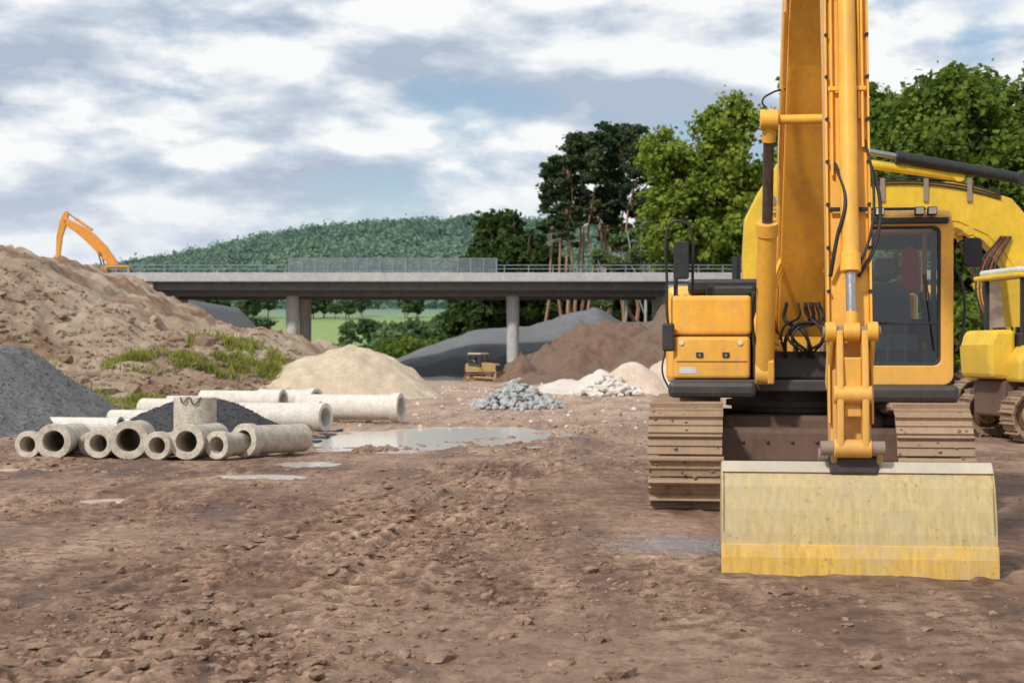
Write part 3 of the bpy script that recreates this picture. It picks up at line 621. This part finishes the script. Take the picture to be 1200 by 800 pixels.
    polymesh('rear_glass',[(x0+.05,rear-.03,1.84),(x1-.05,rear-.03,1.84),(x1-.05,rear-.03,2.62),(x0+.05,rear-.03,2.62)],[(0,1,2,3)],M['glass'],P)
    box('cab_floor',x0+.06,x1-.07,-1.19,rear-.07,1.19,1.28,K,P,.0)
    prism('seat_base',[(-.62,1.5),(-.1,1.48),(-.08,1.64),(-.6,1.68)],.70,1.20,M['grey'],P,.04); box('seat_pedestal',.78,1.12,-.5,-.15,1.28,1.5,K,P,.02)
    prism('seat_back',[(-.14,1.62),(-.02,1.62),(.10,2.22),(0,2.24)],.71,1.19,M['grey'],P,.05); prism('headrest',[(.0,2.27),(.1,2.27),(.12,2.49),(.03,2.49)],.82,1.08,M['grey'],P,.04)
    for xx in(.62,1.24):
        prism('arm_console',[(-.7,1.6),(-.05,1.6),(-.05,1.80),(-.62,1.83),(-.72,1.75)],xx-.05,xx+.05,K,P,.02); cyl('joystick',(xx,-.62,1.8),(xx-.02,-.66,2.0),.014,K,P,10); cyl('joystick_grip',(xx-.02,-.66,1.98),(xx-.03,-.68,2.1),.028,K,P,12,.022)
    for xx in(.85,1.02): cyl('pedal_lever',(xx,-.85,1.28),(xx,-.95,1.75),.012,M['steel'],P,8); box('pedal',xx-.05,xx+.05,-1.0,-.88,1.30,1.33,M['steel'],P,.005)
    box('monitor',1.18,1.32,-1.08,-1.02,1.80,2.0,K,P,.01)
    if detail:
        prism('hanging_vest',[(1.10,2.58),(1.2,2.62),(1.28,2.54),(1.30,2.15),(1.12,2.1)],-.02,.06,M['vest'],P,.02,'y')
        hose('wiper',[(1.26,-1.32,1.5),(1.22,-1.325,1.8),(1.16,-1.32,2.25)],.008,K,P)
        for xx in(.60,.72,1.10,1.22): box('roof_lamp',xx-.045,xx+.045,-1.38,-1.30,2.82,2.90,K,P,.01); box('roof_lamp_lens',xx-.036,xx+.036,-1.386,-1.381,2.83,2.89,M['lens'],P,0)
        box('roof_visor',x0+.05,x1-.05,-1.345,-1.30,2.74,2.80,K,P,.01)
    hose('mirror_arm',[(1.42,-1.2,2.45),(1.54,-1.27,2.58),(1.62,-1.28,2.54)],.012,K,P); prism('cab_mirror',rrect(1.53,1.70,2.32,2.60,.04),-1.31,-1.25,K,P,.01,'y')
    hose('grab_rail',[(1.46,-1.25,1.5),(1.505,-1.27,1.6),(1.505,-1.27,2.2),(1.46,-1.25,2.3)],.014,K,P)
    # boom
    for sx in(-.36,.30): prism('boom_bracket',[(-1.45,1.18),(-1.5,1.4),(-1.2,1.55),(-.75,2.0),(-.4,2.05),(-.1,1.9),(.2,1.22)],sx,sx+.06,body,P,.01)
    box('front_valve_cover',-.30,.30,-1.1,-.6,1.22,1.5,K,P,.03)
    prism('boom',thick(boom,bth),-.225,.225,body,P,.012)
    cyl('boom_foot_pin',(-.40,boom[0][0],boom[0][1]),(.40,boom[0][0],boom[0][1]),.09,M['steel'],P,20)
    for sx in(-.252,.227): 
        pl=thick(boom,[t*.72 for t in bth]); prism('boom_side_plate',pl,sx,sx+.024,body,P,.006)
    for sx in(-.385,.385): ram(P,(sx,*cylfoot),(sx,*cyltop),.092,.60,cylmat,M['rod'],'boom_cylinder')
    cyl('boom_cylinder_pin',(-.46,*cyltop),(.46,*cyltop),.045,body,P,16)
    # stick
    prism('stick',thick(stick,sth),-stick_w/2,stick_w/2,body,P,.010)
    tip=boom[-1]; cyl('stick_pin',(-.3,*tip),(.3,*tip),.10,M['steel'],P,20)
    for sx in(-.25,.20): prism('boom_tip_fork',thick([boom[-2],tip],[.45,.34]),sx,sx+.05,body,P,.01)
    ram(P,(0,boom[len(boom)//2][0]-.0,boom[len(boom)//2][1]+.62),(0,*stick[0]),.10,.62,cylmat,M['chrome'],'stick_cylinder')
    bucket(P,stick[-1],bang,bw,bm,lm_,.03)
    return P

boomM=[(-.50,1.75),(-1.0,2.6),(-1.55,3.5),(-2.1,4.35),(-2.55,4.85),(-3.1,5.15),(-4.2,5.1),(-5.15,4.75)]
bthM=[.42,.62,.78,.86,.86,.78,.6,.42]
stkM=[(-5.02,5.45),(-5.22,4.75),(-5.45,3.6),(-5.75,1.9),(-5.90,1.05),(-5.95,.78)]
sthM=[.30,.60,.46,.32,.25,.20]
EX=excavator('excavator',(3.03,16.39,0.0),math.radians(-7),M['orange'],M['bucket'],M['lip'],1.,boomM,bthM,stkM,sthM)
P=EX; O=M['orange']; K=M['black']
ram(P,(.0,-5.62,4.35),(0,-6.08,1.62),.062,.84,O,M['chrome'],'bucket_cylinder')
box('cylinder_mount_a',-.09,-.075,-5.72,-5.45,4.2,4.5,O,P,.01); box('cylinder_mount_b',.075,.09,-5.72,-5.45,4.2,4.5,O,P,.01)
for sx in(-.155,.12):
    prism('rocker_link',thick([(-5.85,1.25),(-6.08,1.62)],[.12,.13]),sx,sx+.035,O,P,.012)
    cyl('link_cap',(sx-.02,-6.08,1.62),(sx+.055,-6.08,1.62),.07,O,P,20,bev=.01)
    cyl('link_cap_bolt',(sx-.03,-6.08,1.62),(sx+.065,-6.08,1.62),.03,M['steel'],P,6)
for sx in(-.105,.06): prism('bucket_link',thick([(-6.08,1.62),(-6.16,1.2),(-6.15,.84)],[.13,.10,.13]),sx,sx+.045,O,P,.012)
box('link_web',-.06,.06,-6.15,-6.10,1.05,1.45,O,P,.01)
cyl('link_pin',(-.19,-6.08,1.62),(.19,-6.08,1.62),.04,M['steel'],P,16)
cyl('bucket_pin',(-.21,-6.15,.84),(.21,-6.15,.84),.05,M['steel'],P,16); cyl('bucket_pin_b',(-.21,-5.95,.78),(.21,-5.95,.78),.05,M['steel'],P,16)
for zz in(.84,1.2): cyl('link_boss',(-.125,-6.155,zz),(.125,-6.155,zz),.062,O,P,18,bev=.008)
box('quick_hitch',-.15,.18,-6.12,-5.85,.66,.79,K,P,.02)
def sy(z): return np.interp(z,[.78,1.05,1.9,3.6,4.75],[-5.95,-5.90,-5.75,-5.45,-5.22])
def sw(z): return np.interp(z,[.78,1.05,1.9,3.6,4.75],[.20,.25,.32,.46,.60])/2
for sx in(-.151,.136):
    pts=[(float(sy(z)-sw(z)-.012),z) for z in np.linspace(1.0,4.6,12)]; prism('stick_edge_flange',thick(pts,[.05]*12),sx,sx+.015,O,P,.003)
for z in np.arange(1.9,4.6,.30):
    yy=float(sy(z)-sw(z)-.02)
    for sx in(-.14,.14): cyl('stick_bolt',(sx,yy-.03,z),(sx,yy+.01,z),.013,K,P,10)
for q,(xx,zs) in enumerate(((.105,2.9),(.08,3.1),(-.105,2.7))):
    hose('hydraulic_pipe',[(xx,float(sy(z)-sw(z)-.03),z) for z in np.linspace(zs,4.7,6)],.011,O,P)
hose('hydraulic_hose_a',[(.105,-5.60,2.95),(.15,-5.78,2.8),(.215,-5.85,2.5),(.17,-5.9,2.2),(.06,-5.95,2.0)],.013,M['rubber'],P)
hose('hydraulic_hose_b',[(-.105,-5.60,2.85),(-.075,-5.86,2.74),(-.03,-5.98,2.52),(-.09,-5.99,2.25),(-.13,-5.95,2.0)],.014,M['rubber'],P)
hose('hydraulic_hose_c',[(.08,-5.6,3.1),(.13,-5.8,2.9),(.17,-5.88,2.55),(.13,-5.95,2.25),(.05,-5.98,2.05)],.010,M['rubber'],P)
for z in(2.45,3.3,4.0): box('hose_clamp',-.13,.13,float(sy(z)-sw(z))-.05,float(sy(z)-sw(z))-.035,z,z+.03,K if z<3 else O,P,.004)
for sx,s in((-.30,-1),(.30,1)):
    for k,d in enumerate((0,.05,.10)):
        hose('boom_pipe',[(sx*(.5+.0*k),-1.0,2.55-d),(sx*1.0,-1.35,2.2-d),(sx*1.15+s*d,-1.45,2.0-d),(sx*1.2+s*d,-1.45,1.75-d),(sx*.8,-1.3,1.62-d)],.020,O,P)
for k in range(8):
    a,b_,c_,d_=[random.uniform(-.24,.24) for _ in range(4)]
    hose('supply_hose',[(a,-.85,1.42),(a*.6+b_*.6,-1.22-.03*(k%3),1.5),(b_,-1.36-.03*(k%3),1.66+random.uniform(-.05,.06)),(c_*.9,-1.22,1.84+random.uniform(-.06,.04)),(c_*.8,-1.05,1.98)],random.choice([.012,.016,.019]),M['rubber'],P)
for k in range(4): cyl('hose_fitting',(-.2+.13*k,-1.14,1.50),(-.2+.13*k,-1.14,1.57),.028,M['steel'] if k%2 else O,P,6)
for sx in(-.265,.265):
    hose('boom_line',[(sx,-1.75,2.9),(sx,-2.0,3.3),(sx,-2.5,4.1),(sx,-2.8,4.5)],.016,O,P)
hose('grease_line',[(-.42,-2.42,3.72),(-.45,-2.42,3.78),(-.36,-2.4,3.86),(-.24,-2.35,3.9)],.009,M['rubber'],P)
hose('cylinder_hose',[(-.485,-1.75,2.1),(-.51,-1.65,1.9),(-.48,-1.5,1.6),(-.40,-1.35,1.45)],.012,M['rubber'],P)

boom2=[(-.2,2.1),(-.7,3.0),(-1.1,3.75),(-1.55,4.25),(-2.3,4.55),(-3.6,4.65),(-5.0,4.65),(-6.25,4.65)]
bth2=[.45,.8,1.0,1.05,.95,.82,.7,.5]
stk2=[(-5.75,5.65),(-6.2,4.7),(-6.42,4.2),(-6.50,3.4),(-6.55,2.4),(-6.58,1.75)]
sth2=[.3,.60,.68,.60,.45,.3]
E2=excavator('excavator',(11.6,32,0),math.radians(-90),M['yellow'],M['yellow'],M['steel'],1.,boom2,bth2,stk2,sth2,(-1.2,1.4),(-2.2,4.0),0.,1.4,True,M['yellow'])
for k in range(5):
    hose('red_hose',[(.30+.03*k,-1.3-.06*k,3.9),(.45,-1.7-.08*k,3.2),(.5,-1.75-.06*k,2.4),(.45,-1.2-.05*k,1.7)],.022,M['redhose'] if k%2 else M['rubber'],E2)
ram(E2,(.12,-1.0,5.1),(.12,-5.2,5.85),.12,.62,M['black'],M['chrome'],'arm_cylinder')  # black arm cylinder on top of the boom, no hammer
for k in range(3): hose('boom_hose',[(.26,-1.5,4.8-.06*k),(.28,-2.6,5.05-.06*k),(.28,-4,5.1-.06*k),(.27,-5.6,4.95-.06*k)],.018,M['rubber'],E2)
for k in range(4): box('boom_clip',.252,.30,-2.2-.9*k,-2.1-.9*k,4.62,5.1,M['steel'],E2,.006)
boom3=[(-.4,2.2),(-1.1,3.2),(-1.8,4.1),(-2.6,4.9),(-3.4,5.5),(-4.4,6.1)]
E3=excavator('excavator',(-31.0,124,5.2),math.radians(-90),M['orange_far'],M['orange_far'],M['steel'],1.15,boom3,[.4,.6,.75,.75,.6,.45],[(-4.3,6.7),(-4.5,6.1),(-4.8,5),(-4.9,3.6)],[.3,.5,.4,.25],(-1.3,1.4),(-2.0,3.9),0.,1.3,False)

def bulldozer(name,loc,rz,body,sc=1.):
    P=empty(name,loc,rz,sc); K=M['black']
    for s in(-1,1): tracks(P,s*.88,.48,3.1,.88,M['trackm'],M['rust'],M['gold'],.17,'track_%s'%('a' if s<0 else 'b'))
    box('hull',-.6,.6,-1.5,1.45,.4,1.0,M['rust'],P,.04)
    prism('hood',[(-1.75,1.0),(-1.75,1.72),(-1.6,1.82),(-.1,1.95),(-.1,1.0)],-.48,.48,body,P,.05); box('grille',-.42,.42,-1.78,-1.752,1.05,1.65,K,P,.01)
    for s in(-1,1):
        prism('fender',[(-.5,.98),(1.4,.98),(1.4,1.35),(1.2,1.6),(-.2,1.45)],s*.52 if s>0 else -1.08,1.08 if s>0 else -.52,body,P,.06)
        prism('push_arm',[(-2.3,.3),(-2.3,.5),(.3,.62),(.3,.42)],s*1.2-.07,s*1.2+.07,body,P,.02)
        cyl('lift_ram',(s*.4,-1.2,1.5),(s*.4,-2.15,.7),.05,M['chrome'],P,12)
        for ya in(-.12,.52,1.12): box('cab_post',s*.70-.035,s*.70+.035,ya,ya+.08,1.5,2.72,K,P,.01)
        polymesh('side_window',[(s*.70,-.05,1.55),(s*.70,1.15,1.55),(s*.70,1.15,2.7),(s*.70,-.05,2.7)],[(0,1,2,3)],M['glass'],P)
    for ya in(-.08,1.16): polymesh('window',[(-.68,ya,1.9),(.68,ya,1.9),(.68,ya,2.7),(-.68,ya,2.7)],[(0,1,2,3)],M['glass'],P)
    box('cab_lower',-.74,.74,-.14,1.22,1.42,1.80,K,P,.03)
    box('cab_roof',-.82,.82,-.28,1.36,2.72,2.80,body,P,.03); box('cab_roof_top',-.76,.76,-.2,1.28,2.802,2.90,M['white'],P,.04)
    box('seat',-.25,.25,.3,.75,1.8,1.95,M['grey'],P,.03); box('seat_back',-.25,.25,.75,.88,1.9,2.45,M['grey'],P,.04)
    prism('fuel_tank',[(1.24,1.0),(1.68,1.05),(1.72,1.6),(1.6,1.85),(1.24,1.85)],-.62,.62,body,P,.07)
    cyl('exhaust',(.25,-.9,1.85),(.25,-.9,2.5),.05,K,P,14)
    n=8; o=[(-2.45+.16*math.sin(math.pi*i/n)-.1*(i/n-.5)**2,.05+1.05*i/n) for i in range(n+1)]
    prism('blade',o+[(a+.05,b) for a,b in o[::-1]],-1.55,1.55,body,P,.008); prism('blade_side',[(-2.46,.05),(-2.2,.3),(-2.2,.8),(-2.46,1.1)],-1.57,-1.53,body,P,.005)
    hose('hand_rail',[(-1.05,.2,1.5),(-1.1,.2,2.0),(-1.1,.9,2.0),(-1.05,.95,1.5)],.016,M['chrome'],P)
    return P
bulldozer('bulldozer',(9.75,26.9,0),math.radians(97),M['yellow'],1.02)
bulldozer('bulldozer',(-1.6,84,-.05),math.radians(60),M['gold'],.55)

# ---------------------------------------------------------------- world
w=bpy.data.worlds.new('World'); scene.world=w; w.use_nodes=True; nt=w.node_tree; nt.nodes.clear()
SUN=Vector((-.45,-.60,.70)).normalized(); el=math.asin(SUN.z); az=math.atan2(SUN.x,SUN.y)
out=N(nt,'ShaderNodeOutputWorld'); bg=N(nt,'ShaderNodeBackground'); bg.inputs[1].default_value=.1
sky=N(nt,'ShaderNodeTexSky'); sky.sky_type='NISHITA'; sky.sun_disc=False; sky.sun_elevation=el; sky.sun_rotation=az
tc=N(nt,'ShaderNodeTexCoord')
def cloud(off,scale,det=9,stretch=(1,1,2.6),rough=.54):
    mp=N(nt,'ShaderNodeMapping'); mp.inputs['Scale'].default_value=stretch; mp.inputs['Location'].default_value=off; nt.links.new(tc.outputs['Generated'],mp.inputs[0])
    n=N(nt,'ShaderNodeTexNoise'); n.inputs['Scale'].default_value=scale; n.inputs['Detail'].default_value=det; n.inputs['Roughness'].default_value=rough; n.inputs['Distortion'].default_value=.12
    nt.links.new(mp.outputs[0],n.inputs['Vector']); return n.outputs['Fac']
A=cloud((1.3,.1,.25),6.2); Bn=cloud((1.3,.1,.25+.06),6.2); C=cloud((2,1,4),18.,5)
sub=N(nt,'ShaderNodeMath',operation='SUBTRACT'); nt.links.new(A,sub.inputs[0]); nt.links.new(Bn,sub.inputs[1])
mad=N(nt,'ShaderNodeMath',operation='MULTIPLY_ADD'); nt.links.new(sub.outputs[0],mad.inputs[0]); mad.inputs[1].default_value=2.6; mad.inputs[2].default_value=.34
ad=N(nt,'ShaderNodeMath',operation='MULTIPLY_ADD'); nt.links.new(C,ad.inputs[0]); ad.inputs[1].default_value=.34; nt.links.new(mad.outputs[0],ad.inputs[2])
cc=ramp(nt,ad.outputs[0],[(.24,(4.5,5.2,6.4)),(.42,(5.9,6.6,7.6)),(.56,(7.9,8.3,8.8)),(.68,(9.6,9.7,9.7))])
dens=ramp(nt,A,[(.34,.3),(.45,1.)])
fin=mix(nt,dens,mix(nt,1.,sky.outputs[0],(1.0,1.1,1.15),'MULTIPLY'),cc)
sp=N(nt,'ShaderNodeSeparateXYZ'); nt.links.new(tc.outputs['Generated'],sp.inputs[0])
hz=ramp(nt,sp.outputs['Z'],[(.0,.8),(.12,0.)]); fin=mix(nt,hz,fin,(7.2,7.8,8.6))
nt.links.new(fin,bg.inputs[0]); nt.links.new(bg.outputs[0],out.inputs[0])
sl=bpy.data.lights.new('sun','SUN'); sl.energy=3.3; sl.angle=math.radians(4); sl.color=(1,.95,.87)
so=bpy.data.objects.new('sun',sl); COL.objects.link(so); so.rotation_euler=SUN.to_track_quat('Z','Y').to_euler()
# ---------------------------------------------------------------- camera
cd=bpy.data.cameras.new('camera'); cam=bpy.data.objects.new('camera',cd); COL.objects.link(cam)
cam.location=(0,0,1.47); cam.rotation_euler=(math.radians(90),0,0); cd.sensor_width=36; cd.lens=54; cd.shift_y=.0125; cd.clip_end=8000; cd.clip_start=.1
cd.dof.use_dof=True; cd.dof.focus_distance=11.5; cd.dof.aperture_fstop=4.0
scene.camera=cam
